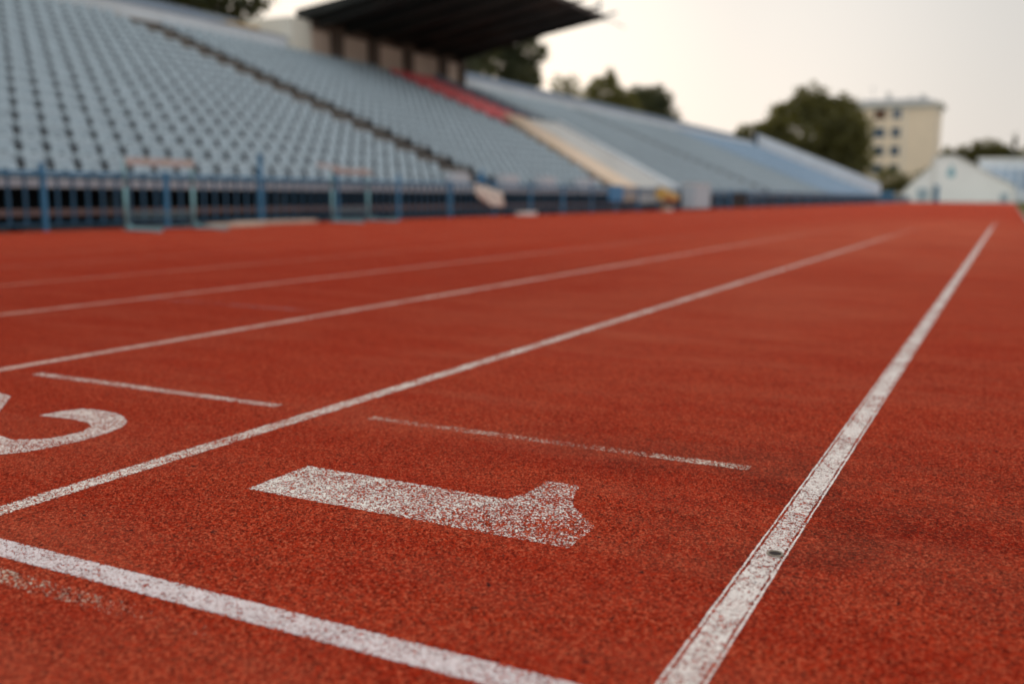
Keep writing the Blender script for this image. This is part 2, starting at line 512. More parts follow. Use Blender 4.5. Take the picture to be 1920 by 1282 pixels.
LX = lambda k: -0.292 - 1.22 * k
P_in = paint_mat("paint_inner_line", 0.595, (0.78, 0.71, 0.68), grad=(1, 18, 34, 0.0, -0.25), inner=True, flake=0.18)
P_a = paint_mat("paint_lane_a", 0.540, (0.82, 0.74, 0.68), grad=(1, 12, 26, 0.0, -0.25))
P_b = paint_mat("paint_lane_b", 0.565, (0.72, 0.50, 0.43), grad=(1, 8, 22, 0.0, -0.22), ragged=0.1)
P_c = paint_mat("paint_lane_c", 0.57, (0.64, 0.34, 0.27), grad=(1, 6, 18, 0.0, -0.22), ragged=0.1)
P_d = paint_mat("paint_lane_d", 0.57, (0.56, 0.20, 0.13), grad=(1, 5, 15, 0.0, -0.22), ragged=0.1)
P_e = paint_mat("paint_lane_e", 0.50, (0.52, 0.16, 0.10), ragged=0.1)
strip("lane_line", P_in, LX(0) - 0.027, LX(0) + 0.027, TY0, TY1 - 1, group="white lane lines along the track",
      label="boldest white lane line, innermost, with the small round metal eyelet in it", cat="lane line")
names = [("thin white lane line between the painted one and the partly seen two", P_a),
         ("white lane line just outside the partly seen number two's short dash", P_b),
         ("faded pink lane line crossed by the thin bluish tick", P_c),
         ("very faint lane line, next outward from the faded pink one", P_d)]
for k in range(1, 9):
    lab, mt = names[min(k, 5) - 1] if k <= 4 else ("almost worn away lane line, number %d from the kerb side" % (k + 1), P_e)
    strip("lane_line", mt, LX(k) - 0.025, LX(k) + 0.025, TY0, TY1 - 1 - k * 0.01, group="white lane lines along the track", label=lab, cat="lane line")
P_s = paint_mat("paint_start", 0.625, (0.70, 0.61, 0.63), ragged=0.10)
strip("start_line", P_s, LX(8) , LX(0) - 0.03, 0.901, 0.952, z=ZL, along='x', label="broad pale start line crossing the lanes below the painted one", cat="start line")
P_gh = paint_mat("paint_ghost", 0.435, (0.70, 0.55, 0.42), grad=(0, -1.25, -0.92, 0.05, -0.12), ragged=0.05)
strip("faded_line", P_gh, -3.0, -0.85, 0.832, 0.872, z=ZL, along='x', label="faint speckled remains of an older line beside the start line", cat="faded line")
P_t = paint_mat("paint_dash", 0.445, (0.80, 0.66, 0.56), grad=(0, -0.75, -0.43, -0.03, 0.06), ragged=0.12)
strip("dash_mark", P_t, -1.364, -0.433, 1.908, 1.946, z=ZL, along='x', label="short worn dash across the inner lane behind the painted one", cat="painted dash", group="short dashes across the lanes")
P_t2 = paint_mat("paint_dash_b", 0.51, (0.80, 0.66, 0.60), ragged=0.12)
strip("dash_mark", P_t2, -2.576, -1.65, 1.903, 1.943, z=ZL, along='x', label="short dash across the second lane above the partly seen two", cat="painted dash", group="short dashes across the lanes")
P_tick = paint_mat("paint_tick", 0.43, (0.36, 0.28, 0.34), ragged=0.12)
strip("thin_tick", P_tick, -3.93, -2.86, 3.585, 3.625, z=ZL, along='x', label="thin bluish tick mark crossing the third lane", cat="painted tick")


def jitter_poly(pts, step=0.004, amp=0.0016, seed=1):
    r = random.Random(seed); out = []
    for i in range(len(pts)):
        a, b = Vector(pts[i]), Vector(pts[(i + 1) % len(pts)])
        n = max(1, int((b - a).length / step))
        for k in range(n):
            p = a.lerp(b, k / n)
            out.append((p.x + r.uniform(-amp, amp), p.y + r.uniform(-amp, amp)))
    return out


def paint_poly(name, mat, pts, **kw):
    b = MB()
    pts = jitter_poly(pts)
    b.face([(x, y, ZL) for x, y in pts], [(0.5, 0.5)] * len(pts))
    o = b.build(name, mat)
    bm = bmesh.new(); bm.from_mesh(o.data)
    bmesh.ops.triangulate(bm, faces=bm.faces[:]); bm.to_mesh(o.data); bm.free()
    return tag(o, **kw)


P_one = paint_mat("paint_one", 0.545, (0.84, 0.77, 0.72), grad=(0, -1.2, -0.62, 0.0, -0.085))
paint_poly("painted_number", P_one, [(-1.228, 1.338), (-1.226, 1.514), (-0.935, 1.513), (-0.775, 1.512), (-0.758, 1.56), (-0.757, 1.645), (-0.745, 1.652), (-0.690, 1.650),
           (-0.672, 1.58), (-0.650, 1.530), (-0.577, 1.449), (-0.576, 1.338)],
           label="worn white number one painted in the inner lane", cat="painted number", group="white lane numbers")
P_two = paint_mat("paint_two", 0.555, (0.80, 0.68, 0.64))
two = [(-2.085, 1.556), (-2.078, 1.615), (-2.060, 1.654), (-2.03, 1.665), (-1.997, 1.667), (-1.947, 1.664), (-1.895, 1.646), (-1.845, 1.611), (-1.815, 1.570), (-1.798, 1.513),
       (-1.790, 1.440), (-1.797, 1.379), (-1.812, 1.318), (-1.845, 1.27), (-1.90, 1.255), (-1.99, 1.275), (-2.10, 1.345), (-2.25, 1.47), (-2.345, 1.54),
       (-2.345, 1.26), (-2.44, 1.26), (-2.44, 1.69), (-2.35, 1.672), (-2.225, 1.552), (-2.12, 1.45), (-2.01, 1.385), (-1.93, 1.368),
       (-1.871, 1.408), (-1.859, 1.445), (-1.859, 1.494), (-1.881, 1.538), (-1.919, 1.559), (-1.981, 1.568), (-2.035, 1.562)]
paint_poly("painted_number", P_two, two, label="curved white number two cut off by the photo's edge", cat="painted number", group="white lane numbers")

# eyelet in the inner line
e = empty("ground_eyelet", (-0.284, 1.466, 0.0), label="small worn metal eyelet with a dark hole set in the bold line", cat="eyelet")
b = MB(); ns = 40
prof = [(0.0132, 0.0012), (0.0127, 0.0024), (0.0115, 0.0030), (0.0103, 0.0026), (0.0094, 0.0014)]
for i in range(ns):
    a0, a1 = 2 * math.pi * i / ns, 2 * math.pi * (i + 1) / ns
    for (r0, z0), (r1, z1) in zip(prof, prof[1:]):
        b.face([(r0 * math.cos(a0), r0 * math.sin(a0), z0), (r0 * math.cos(a1), r0 * math.sin(a1), z0), (r1 * math.cos(a1), r1 * math.sin(a1), z1), (r1 * math.cos(a0), r1 * math.sin(a0), z1)])
b.build("rim", M['steel'], e, smooth=True)
b = MB(); b.face([(0.0098 * math.cos(2 * math.pi * i / ns), 0.0098 * math.sin(2 * math.pi * i / ns), 0.0016) for i in range(ns)])  # flat disk; the darkness inside the hole is put into its colour
b.build("hole_disk", M['hole'], e)

# ------------------------------------------------------------------ grandstand
NR, RUN, RISE, X0, Z0 = 19, 0.703, 0.2856, -12.65, 0.705
SY0, SY1 = -6.0, 112.0
AISLES = [(22.9, 24.75), (58.4, 59.6), (80.0, 80.8)]
STROWS = 11
ya = lambda x: 33.2 + 0.76 * (X0 - x)        # the pale ramp runs up slightly aslant
yb = lambda x: 40.4 + 0.62 * (X0 - x)
ST0, ST1 = ya(-20.3), yb(-20.3)       # the seatless flight of pale stairs
tz = lambda k: Z0 + RISE * k
rx = lambda k: X0 - 0.65 - RUN * (k - 1)      # riser in front of tread k (k>=1)
XT = rx(NR)
stand = empty("grandstand", (-20, 60, 0), label="long stepped concrete grandstand rising beside the running track", cat="grandstand")


def sbuild(b, name, mats):
    o = b.build(name, mats)
    o.parent = stand
    o.matrix_parent_inverse = Matrix.Translation((20, -60, 0))
    return o


b = MB()
poly = [(X0, 0.60), (X0, tz(0))]
for k in range(1, NR + 1):
    poly += [(rx(k), tz(k - 1)), (rx(k), tz(k))]
poly += [(-28.7, tz(NR)), (-28.7, 0.60)]
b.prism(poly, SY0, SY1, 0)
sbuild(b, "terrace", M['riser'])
b = MB()
b.box(X0 - 0.02, X0 + 0.07, SY0, SY1, 0.59, tz(0) + 0.010)
sbuild(b, "front_ledge", M['ledge'])
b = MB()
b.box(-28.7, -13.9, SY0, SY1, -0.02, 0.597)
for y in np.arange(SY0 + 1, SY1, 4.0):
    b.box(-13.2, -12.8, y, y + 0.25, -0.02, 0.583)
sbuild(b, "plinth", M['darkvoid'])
b = MB()
for k in range(1, NR):
    b.box(rx(k) + 0.001, rx(k) + 0.014, SY0, SY1 - 0.01, tz(k) - 0.085, tz(k) + 0.003)
sbuild(b, "tier_edge", M['edge'])
# aisle steps with pale nosings
for (y0, y1) in AISLES:
    b = MB()
    for k in range(1, NR + 1):
        xx = rx(k)
        b.box(xx + 0.001, xx + 0.30, y0 + 0.03, y1 - 0.03, tz(k - 1) + 0.002, tz(k - 1) + 0.14, 0)
        b.box(xx - 0.04, xx + 0.018, y0 + 0.03, y1 - 0.03, tz(k) - 0.055, tz(k) + 0.006, 1)
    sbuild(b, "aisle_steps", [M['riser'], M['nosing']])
# pale flight of stairs with copings
b = MB()
def slab(name, mat, fa, fb, lift, steps=False, k1=STROWS):
    """a flight lying over the tiers between y=fa(x) and y=fb(x)"""
    b = MB()
    n = (k1 - 1) * 2 + 1
    xa, xb = X0 + 0.05, rx(k1)
    za, zb = tz(0) - 0.10 + lift, tz(k1) + lift
    for i in range(n * 1):
        t0, t1 = i / n, (i + 1) / n
        p, q = xa + (xb - xa) * t0, xa + (xb - xa) * t1
        z0, z1 = za + (zb - za) * t0, za + (zb - za) * t1
        if steps:
            b.face([(p, fa(p), z0), (p, fb(p), z0), (p, fb(p), z1), (p, fa(p), z1)])
            b.face([(p, fa(p), z1), (p, fb(p), z1), (q, fb(q), z1), (q, fa(q), z1)])
            zl0 = zl1 = z1
        else:
            b.face([(p, fa(p), z0), (p, fb(p), z0), (q, fb(q), z1), (q, fa(q), z1)])
            zl0, zl1 = z0, z1
        lo0, lo1 = z0 - 0.5, z1 - 0.5
        b.face([(p, fa(p), lo0), (p, fa(p), zl0), (q, fa(q), zl1), (q, fa(q), lo1)])
        b.face([(p, fb(p), lo0), (q, fb(q), lo1), (q, fb(q), zl1), (p, fb(p), zl0)])
    b.face([(xa, fa(xa), za - 0.5), (xa, fb(xa), za - 0.5), (xa, fb(xa), za + 0.05), (xa, fa(xa), za + 0.05)])
    return sbuild(b, name, mat)


mid_ = lambda t: (lambda x: ya(x) * (1 - t) + yb(x) * t)
slab("pale_stairs", M['stair'], mid_(0.335), mid_(0.93), 0.14, True)
slab("stair_wall", M['cream'], mid_(0.0), mid_(0.334), 0.24)
slab("stair_wall", M['white_wall'], mid_(0.931), mid_(1.0), 0.34)


def coping(name, y0, y1, dz, mat, ka=0, kb=None, base=0.6):
    kb = NR if kb is None else kb
    xa = X0 if ka == 0 else rx(ka)
    xb = rx(kb)
    za, zb = tz(ka) + dz, tz(kb) + dz
    b = MB()
    b.prism([(xa, base), (xa, za), (xb, zb), (xb, base)], y0, y1, 0)
    return sbuild(b, name, mat)


for i in range(5):
    b = MB()
    x = X0 - 2.6 - 0.95 * i
    zz = tz(0) + 0.405 * (X0 - x) - 0.02
    b.face([(x, ya(x) - 0.012, zz - 0.2), (x, ya(x) - 0.012, zz + 0.12), (x - 0.55, ya(x - 0.55) - 0.012, zz + 0.34), (x - 0.55, ya(x - 0.55) - 0.012, zz + 0.02)])
    sbuild(b, "ochre_patch", M['ochre'])
coping("upper_wall", 42.5, 42.7, 0.30, M['parapet'], STROWS, NR)
coping("end_wall", SY1, SY1 + 0.5, 1.35, M['white_wall'], 0, NR, -0.02)
b = MB()   # top gangway: low white wall and the grey outer parapet
for (y0, y1) in ((SY0, 31.85), (45.8, SY1)):
    b.box(XT - 0.56, XT - 0.38, y0, y1, tz(NR) + 0.002, tz(NR) + 0.52)
sbuild(b, "gangway_wall", M['white_wall'])
b = MB()
b.box(-28.7, -28.5, SY0, 31.4, tz(NR), 7.45); b.box(-28.7, -28.5, 49.0, SY1, tz(NR), 7.5)
sbuild(b, "outer_parapet", M['parapet'])
b = MB()
for (y0, y1) in ((SY0, 31.85), (45.8, SY1)):
    b.box(XT - 0.60, XT - 0.34, y0, y1, tz(NR) + 0.521, tz(NR) + 0.57)
sbuild(b, "wall_cap", M['parapet'])
b = MB()   # dark blue railing outside the end wall
b.prism([(X0 - 2, -0.02), (X0 - 2, 2.9), (rx(NR) - 0.5, tz(NR) + 1.55), (rx(NR) - 0.5, -0.02)], SY1 + 0.51, SY1 + 0.75)
sbuild(b, "outer_panel", M['navy'])

# ------------------------------------------------------------------ seats
def seat_mesh(name, mat):
    prof = [(0.185, 0.008), (0.205, 0.115), (0.165, 0.140), (0.02, 0.118), (-0.10, 0.105), (-0.155, 0.150), (-0.185, 0.27), (-0.205, 0.385), (-0.232, 0.395)]
    us = [-1, -0.86, -0.5, 0, 0.5, 0.86, 1]
    V, F = [], []
    for side in (0, 1):
        for i, (x, z) in enumerate(prof):
            for u in us:
                w = 0.185
                zz, xx = z, x
                if 2 <= i <= 5: zz += 0.030 * abs(u) ** 3
                if i >= 5: xx += 0.045 * abs(u) ** 3
                if i >= 7: zz -= 0.050 * abs(u) ** 6; w = 0.163
                if side:
                    if i < 2: xx -= 0.016
                    elif i < 5: zz -= 0.016
                    else: xx -= 0.016
                V.append((xx, u * w, zz))
    n, k = len(us), len(prof)
    for side in (0, 1):
        o = side * n * k
        for i in range(k - 1):
            for j in range(n - 1):
                q = (o + i * n + j, o + i * n + j + 1, o + (i + 1) * n + j + 1, o + (i + 1) * n + j)
                F.append(q if side == 0 else q[::-1])
    o = n * k
    rim = [j for j in range(n)] + [i * n + n - 1 for i in range(1, k)] + [(k - 1) * n + j for j in range(n - 2, -1, -1)] + [i * n for i in range(k - 2, 0, -1)]
    for a, c in zip(rim, rim[1:] + rim[:1]):
        F.append((a, o + a, o + c, c))
    # two short legs bolted to the tier
    for y in (-0.12, 0.12):
        m0 = len(V)
        V += [(x, y + dy, z) for x in (-0.08, 0.10) for dy in (-0.015, 0.015) for z in (0.0, 0.106)]
        for f in ((0, 1, 3, 2), (4, 6, 7, 5), (0, 4, 5, 1), (2, 3, 7, 6)):
            F.append(tuple(m0 + q for q in f))
    me = bpy.data.meshes.new(name)
    me.from_pydata(V, [], F)
    me.materials.append(mat)
    me.polygons.foreach_set("use_smooth", [True] * len(F))
    me.update()
    return me, np.array(V), F


PITCH = 0.505
ME_G, SV, SF = seat_mesh("stadium_seat", M['seat_grey'])
ME_R, _, _ = seat_mesh("red_seat", M['seat_red'])
ORD = "first second third fourth fifth sixth seventh eighth ninth tenth eleventh twelfth thirteenth fourteenth fifteenth sixteenth seventeenth eighteenth nineteenth twentieth".split()


def ordinal(n):
    if n <= 20: return ORD[n - 1]
    s = {1: 'st', 2: 'nd', 3: 'rd'}.get(n % 10, 'th')
    return "%d%s" % (n, s)


grey, red, blue = [], [], []
for k in range(NR):
    x = X0 - 0.33 - RUN * k
    z = tz(k) + 0.002
    def fill(ya, yb, lst, blk, from_end=True):
        n = int((yb - ya) / PITCH)
        for j in range(n):
            y = (yb - PITCH * (j + 0.5)) if from_end else (ya + PITCH * (j + 0.5))
            lst.append((x, y, z, k, j, blk))
    fill(2.0, AISLES[0][0] - 0.02, grey, 1)
    e2 = 37.8 if k >= 9 else ya(x) - 0.15
    fill(AISLES[0][1] + 0.02, e2, grey, 2, False)
    if k >= 9: fill(37.9, 42.4 if k >= STROWS else ya(x) + 0.05, red, 0)
    fill(yb(x) + 0.15 if k < STROWS else 45.6, AISLES[1][0], grey, 3)
    fill(AISLES[1][1], AISLES[2][0], grey, 4)
    fill(AISLES[2][1], SY1 - 0.2, blue, 5)


def seen(s):
    q = to_px((s[0], s[1], s[2] + 0.25))
    return q and -25 < q[0] < 1945 and -30 < q[1] < 1300


def near(s):
    q = to_px((s[0], s[1], s[2] + 0.2)); return q[2]


grey_in = sorted([s for s in grey if seen(s)], key=near)
hero = grey_in[:300]
hs = set(hero)
rest = [s for s in grey if s not in hs and (seen(s) or s[1] > 4 and s[5] > 1 or s[5] == 1 and s[1] > 5)]
for i, s in enumerate(hero):
    x, y, z, k, j, blk = s
    o = bpy.data.objects.new("stadium_seat", ME_G)
    COL.objects.link(o)
    o.location = (x, y, z)
    o.rotation_euler = (0, R(rnd.uniform(-1.5, 1.5)), R(rnd.uniform(-1.5, 1.5)))
    row = "lowest row" if k == 0 else ordinal(k + 1) + " row up"
    side = "near" if blk == 1 else "far"
    lab = "grey seat, %s, %s from the dark aisle steps, %s side" % (row, ordinal(j + 1), side)
    tag(o, label=lab, cat="stadium seat", group="grey seats of the grandstand")
for i, s in enumerate(red):
    x, y, z, k, j, blk = s
    o = bpy.data.objects.new("red_seat", ME_R)
    COL.objects.link(o)
    o.location = (x, y, z)
    o.rotation_euler = (0, R(rnd.uniform(-1.5, 1.5)), R(rnd.uniform(-1.5, 1.5)))
    tag(o, label="red plastic seat in the %s row of the red block, %s from its far side" % (ordinal(k - 8), ordinal(j + 1)),
        cat="red seat", group="red seats below the press box")


def many(name, lst, mat, **kw):
    n = len(lst); nv = len(SV)
    P = np.array([(s[0], s[1], s[2]) for s in lst])
    V = (SV[None] + P[:, None]).reshape(-1, 3)
    me = bpy.data.meshes.new(name)
    F = []
    for i in range(n):
        o = i * nv
        F += [tuple(o + q for q in f) for f in SF]
    me.from_pydata(V.tolist(), [], F)
    me.materials.append(mat)
    me.polygons.foreach_set("use_smooth", [True] * len(F))
    me.update()
    o = bpy.data.objects.new(name, me)
    COL.objects.link(o)
    return tag(o, kind='stuff', **kw)


many("distant_seats", rest, M['seat_grey'], label="hundreds of grey seats filling the farther tiers of the grandstand", cat="seats")
many("blue_seats", blue, M['seat_blue'], label="mass of light blue seats at the far end of the grandstand", cat="seats")

# ------------------------------------------------------------------ press box with canopy roof
PX, PY0, PY1 = -26.2, 31.9, 45.7
pb = empty("press_box", (PX, 40, 6.1), label="press box with brown pillars under a dark cantilever canopy atop the grandstand", cat="press box")


def pbuild(b, name, mats, parent=None):
    o = b.build(name, mats)
    o.parent = pb
    o.matrix_parent_inverse = Matrix.Translation((-PX, -40, -6.1))
    return o


zb = tz(NR) + 0.003
b = MB(); b.box(PX - 2.3, PX, PY0 + 1.25, PY1 - 0.05, zb, 7.50)
pbuild(b, "wall", M['panel'])
b = MB(); b.box(PX - 2.3, PX + 0.05, PY0, PY0 + 1.25, zb, 7.50)
pbuild(b, "end_wall", M['pale_end'])
for y0, y1 in ((34.5, 35.1), (37.2, 37.8), (40.05, 40.65), (43.25, 43.85), (45.3, 45.64)):
    b = MB(); b.box(PX + 0.004, PX + 0.25, y0, y1, zb, 7.52)
    pbuild(b, "pillar", M['pillar'])
b = MB(); b.box(PX + 0.004, PX + 0.2, PY0 + 1.26, PY1 - 0.6, 7.25, 7.50)
pbuild(b, "lintel", M['pillar'])
for y0, y1 in ((33.3, 34.4), (35.2, 37.1), (37.9, 39.95), (40.75, 43.15)):
    b = MB(); b.box(PX + 0.004, PX + 0.05, y0 + .12, y1 - .12, 6.6, 7.15)
    pbuild(b, "window_panel", M['panel'])
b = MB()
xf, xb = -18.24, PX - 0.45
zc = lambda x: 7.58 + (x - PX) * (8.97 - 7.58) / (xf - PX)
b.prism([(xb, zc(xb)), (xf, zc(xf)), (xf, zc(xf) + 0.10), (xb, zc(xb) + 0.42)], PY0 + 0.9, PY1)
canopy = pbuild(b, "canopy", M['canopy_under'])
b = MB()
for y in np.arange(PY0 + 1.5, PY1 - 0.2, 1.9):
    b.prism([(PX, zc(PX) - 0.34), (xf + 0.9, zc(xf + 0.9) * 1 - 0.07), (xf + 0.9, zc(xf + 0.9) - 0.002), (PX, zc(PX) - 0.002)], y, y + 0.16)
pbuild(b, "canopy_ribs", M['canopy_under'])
b = MB()
b.box(xf - 0.001, xf + 0.07, PY0 + 0.95, PY1 + 0.05, zc(xf) - 0.05, zc(xf) + 0.16)
pbuild(b, "fascia", M['canopy_edge'])
b = MB()
b.tube((xf - 0.1, PY1 - 0.5, zc(xf) + 0.1), (xf - 0.1, PY1 - 0.5, zc(xf) + 1.4), 0.05)
b.tube((xf - 0.1, PY1 - 0.5, zc(xf) + 0.12), (xf + 0.2, PY1 + 2.2, zc(xf) - 0.05), 0.03)
pbuild(b, "mast", M['roof'])
b = MB(); b.box(-28.4, -27.5, 29.9, 31.6, zb, 7.10)
tag(b.build("brown_kiosk", M['ochre']), label="small rusty brown hut beside the press box on the top gangway", cat="hut")

# ------------------------------------------------------------------ fence along the track
FX = -11.72
fn = empty("steel_fence", (FX, 9.03, 0), label="low blue steel railing fence between the track and the grandstand", cat="fence")


def fbuild(b, name, mats, par=None):
    o = b.build(name, mats)
    o.parent = fn
    o.matrix_parent_inverse = Matrix.Translation((-FX, -9.03, 0))
    return o


FY0, FY1 = -4.0, 137.0
b = MB()
b.box(FX - 0.022, FX + 0.022, FY0, FY1, 0.76, 0.81)
fbuild(b, "rail", M['fence'])
b = MB()
b.box(FX - 0.015, FX + 0.015, FY0, FY1, 0.07, 0.10)
y = FY0
while y < FY1:
    w = 0.040 if y < 45 else 0.035
    b.box(FX - 0.008, FX + 0.008, y - w / 2, y + w / 2, 0.101, 0.759)
    y += 0.25
fbuild(b, "bars", M['fence_dark'])
TALL = {2: 1.2, 4: 0.95}
i = -6
while 9.03 + 2.17 * i < FY1:
    y = 9.03 + 2.17 * i
    b = MB(); h = TALL.get(i, 0.83 if i % 3 else 0.90)
    b.box(FX - 0.028, FX + 0.028, y - 0.028, y + 0.028, 0.0, h)
    b.box(FX - 0.045, FX + 0.045, y - 0.045, y + 0.045, h + 0.001, h + 0.015)
    if i < 20 or i % 2 == 0: fbuild(b, "post", M['fence'])
    i += 1

# plank bench behind the fence
bn = empty("long_bench", (-12.33, 30, 0), label="long low faded reddish plank bench under the grandstand's front ledge", cat="bench")
b = MB(); b.box(-0.16, 0.16, -34, 62, 0.225, 0.275); o = b.build("seat_plank", M['bench'], bn)
b = MB(); b.box(0.10, 0.165, -34, 62, 0.19, 0.224); o = b.build("front_rail", M['bench'], bn)
for y in range(-33, 62, 3):
    b = MB(); b.box(-0.12, 0.09, y, y + 0.08, -0.03, 0.224); b.build("leg", M['darkvoid'], bn)

# white blocks on the ledge in front of the lowest row
for i, (y0, y1) in enumerate(((21.75, 22.5), (24.5, 25.4), (27.0, 28.0), (30.0, 31.2))):
    b = MB(); b.box(X0 - 0.30, X0 - 0.02, y0, y1, tz(0) + 0.014, tz(0) + 0.40)
    tag(b.build("white_block", M['block'], bevel=0.02),
        label="white block on the front ledge, %s of four counted from the hurdles" % ORD[i], cat="block", group="white blocks on the front ledge")


# ------------------------------------------------------------------ hurdles
def hurdle(loc, rz, lab):
    h = empty("hurdle", loc, rz, label=lab, cat="hurdle", group="hurdles parked beside the fence")
    W = 0.60
    for s in (-1, 1):
        b = MB()
        b.tube((0, s * W, 0.03), (0, s * W, 0.60), 0.024, n=10)
        b.tube((0, s * W, 0.60), (0, s * W, 1.0), 0.022, n=10)
        b.tube((0, s * W, 0.10), (0.14, s * W, 0.035), 0.016, n=8)
        b.build("upright", M['teal'], h, smooth=True)
        b = MB()
        b.tube((-0.04, s * W, 0.022), (0.68, s * W, 0.022), 0.021, n=10)
        b.box(0.55, 0.68, s * W - 0.035, s * W + 0.035, 0.0, 0.05)
        b.build("foot", M['teal'], h)
    b = MB()
    b.tube((0.0, -W, 0.24), (0.0, W, 0.24), 0.015); b.tube((0.0, -W, 0.03), (0.0, W, 0.03), 0.018)
    b.box(-0.01, 0.01, -W + .03, W - .03, 0.17, 0.20)
    b.build("crossbar", M['teal_dark'], h)
    b = MB()
    ys = [-0.61, -0.30, -0.25, 0.05, 0.10, 0.45, 0.50, 0.61]
    for i, (a, c) in enumerate(zip(ys, ys[1:])):
        b.box(0.02, 0.045, a, c, 0.90, 1.01, i % 2)
    b.build("board", [M['board'], M['orange']], h)
    return h


hurdle((-10.92, 10.33, 0), R(-3), "pale teal hurdle with a pink and ochre board, nearer of the two by the fence")
hurdle((-11.36, 15.5, 0), R(2), "teal hurdle standing farther along the fence with a sagging strip over it")
b = MB()
pts = [(-11.28, 14.35, 1.02), (-11.27, 14.8, 0.98), (-11.27, 15.3, 0.93), (-11.27, 15.8, 0.95), (-11.27, 16.05, 0.89)]
for a, c in zip(pts, pts[1:]):
    b.face([(a[0] + .03, a[1], a[2]), (c[0] + .03, c[1], c[2]), (c[0] + .03, c[1], c[2] + 0.07), (a[0] + .03, a[1], a[2] + 0.07)])
o = b.build("cloth_strip", M['board']); s_ = o.modifiers.new("s", 'SOLIDIFY'); s_.thickness = 0.008
tag(o, label="sagging pale pink strip draped over the farther hurdle", cat="strip")

# odds and ends along the fence
def plank(y0, y1, x, lab, w=0.10, h=0.06, rz=0):
    b = MB(); L = (y1 - y0) / 2
    b.box(-w, w, -L, L, 0.001, h)
    o = b.build("plank", M['plank'], bevel=0.008); o.location = (x, (y0 + y1) / 2, 0); o.rotation_euler = (0, 0, rz)
    tag(o, label=lab, cat="plank", group="planks lying along the fence")


plank(11.3, 12.5, -10.95, "weathered pale plank on the track edge beside the teal hurdle's far foot", rz=R(3))
plank(12.4, 14.5, -11.45, "long pale plank lying by the tall blue post", rz=R(2))
for i, (y, x, s, lab) in enumerate(((23.5, -11.5, 0.4, "flat white slab on the track edge below the draped banner"), (35.0, -11.35, 0.35, "white slab on the track edge below the blue sign"))):
    b = MB(); b.box(-0.12, 0.12, -s, s, 0.001, 0.09)
    o = b.build("white_slab", M['white'], bevel=0.01); o.location = (x, y, 0)
    tag(o, label=lab, cat="slab", group="white slabs by the track edge")
# crumpled banner
b = MB(); rr = random.Random(5)
nx, nz = 14, 8
grid = []
for i in range(nx + 1):
    for j in range(nz + 1):
        y = 20.9 + 1.5 * i / nx
        top = 0.80 - 0.22 * (i / nx) + 0.03 * math.sin(i * 1.7)
        bot = 0.52 - 0.28 * min(1, i / nx * 1.6) + 0.03 * math.sin(i * 2.1)
        z = bot + (top - bot) * j / nz
        grid.append((FX + 0.10 + 0.035 * math.sin(i * 1.3 + j * 0.9) + rr.uniform(-.008, .008), y, z))
b.v = grid
for i in range(nx):
    for j in range(nz):
        q = i * (nz + 1) + j
        b.f.append((q, q + nz + 1, q + nz + 2, q + 1)); b.uv.append(None); b.mi.append(0 if (i + j) % 5 else 1)
o = b.build("draped_banner", [M['pale_end'], M['frame']], smooth=True)
s_ = o.modifiers.new("s", 'SOLIDIFY'); s_.thickness = 0.012
tag(o, label="crumpled off-white banner hanging on the blue fence", cat="banner")
b = MB(); b.box(FX + 0.045, FX + 0.075, 21.05, 21.55, 0.86, 0.98); b.tube((FX + 0.06, 21.3, 0.99), (FX + 0.06, 21.3, 1.15), 0.03)
tag(b.build("fence_plate", M['sign_blue']), label="small deep blue plate above the crumpled banner", cat="plate")
b = MB(); b.box(FX + 0.045, FX + 0.075, 29.9, 31.2, 0.36, 0.87)
tag(b.build("blue_sign", M['sign_blue'], bevel=0.01), label="square bright blue sign fixed to the fence", cat="sign")
# yellow roller
b = MB(); b.tube((-11.3, 34.1, 0.62), (-11.3, 35.7, 0.46), 0.22, 0.19, 16)
b.tube((-11.3, 34.5, 0.5), (-11.3, 34.5, 0.0), 0.03); b.tube((-11.3, 35.5, 0.4), (-11.3, 35.5, 0.0), 0.03)
tag(b.build("yellow_drum", M['yellow'], smooth=False), label="yellow drum lying tilted on short legs in front of the fence", cat="drum")
# cabinet
cb = empty("pale_cabinet", (-11.35, 38.4, 0), label="pale blue-white boxy cabinet at the foot of the pale stairs", cat="cabinet")
b = MB(); b.box(-0.25, 0.25, -0.75, 1.5, 0.05, 0.98); b.build("body", M['box_white'], cb, bevel=0.02)
b = MB(); b.box(0.252, 0.27, -0.70, 0.28, 0.09, 0.94); b.build("door", M['box_white'], cb)
b = MB(); b.box(0.252, 0.27, 0.32, 1.45, 0.09, 0.94); b.build("door", M['box_white'], cb)
b = MB(); b.box(-0.28, 0.28, -0.79, 1.54, 0.982, 1.02); b.build("top", M['white'], cb)
# dark gate opening
gt = empty("dark_gate", (-11.66, 46.9, 0), label="dark solid gate in the far stretch of blue fence", cat="gate")
b = MB(); b.box(0.0, 0.05, -1.6, 1.6, 0.03, 0.70); b.build("gate_leaf", M['black'], gt)
b = MB(); b.box(-0.02, 0.07, -1.72, -1.61, 0, 0.78); b.box(-0.02, 0.07, 1.61, 1.72, 0, 0.78); b.build("gate_frame", M['fence'], gt)

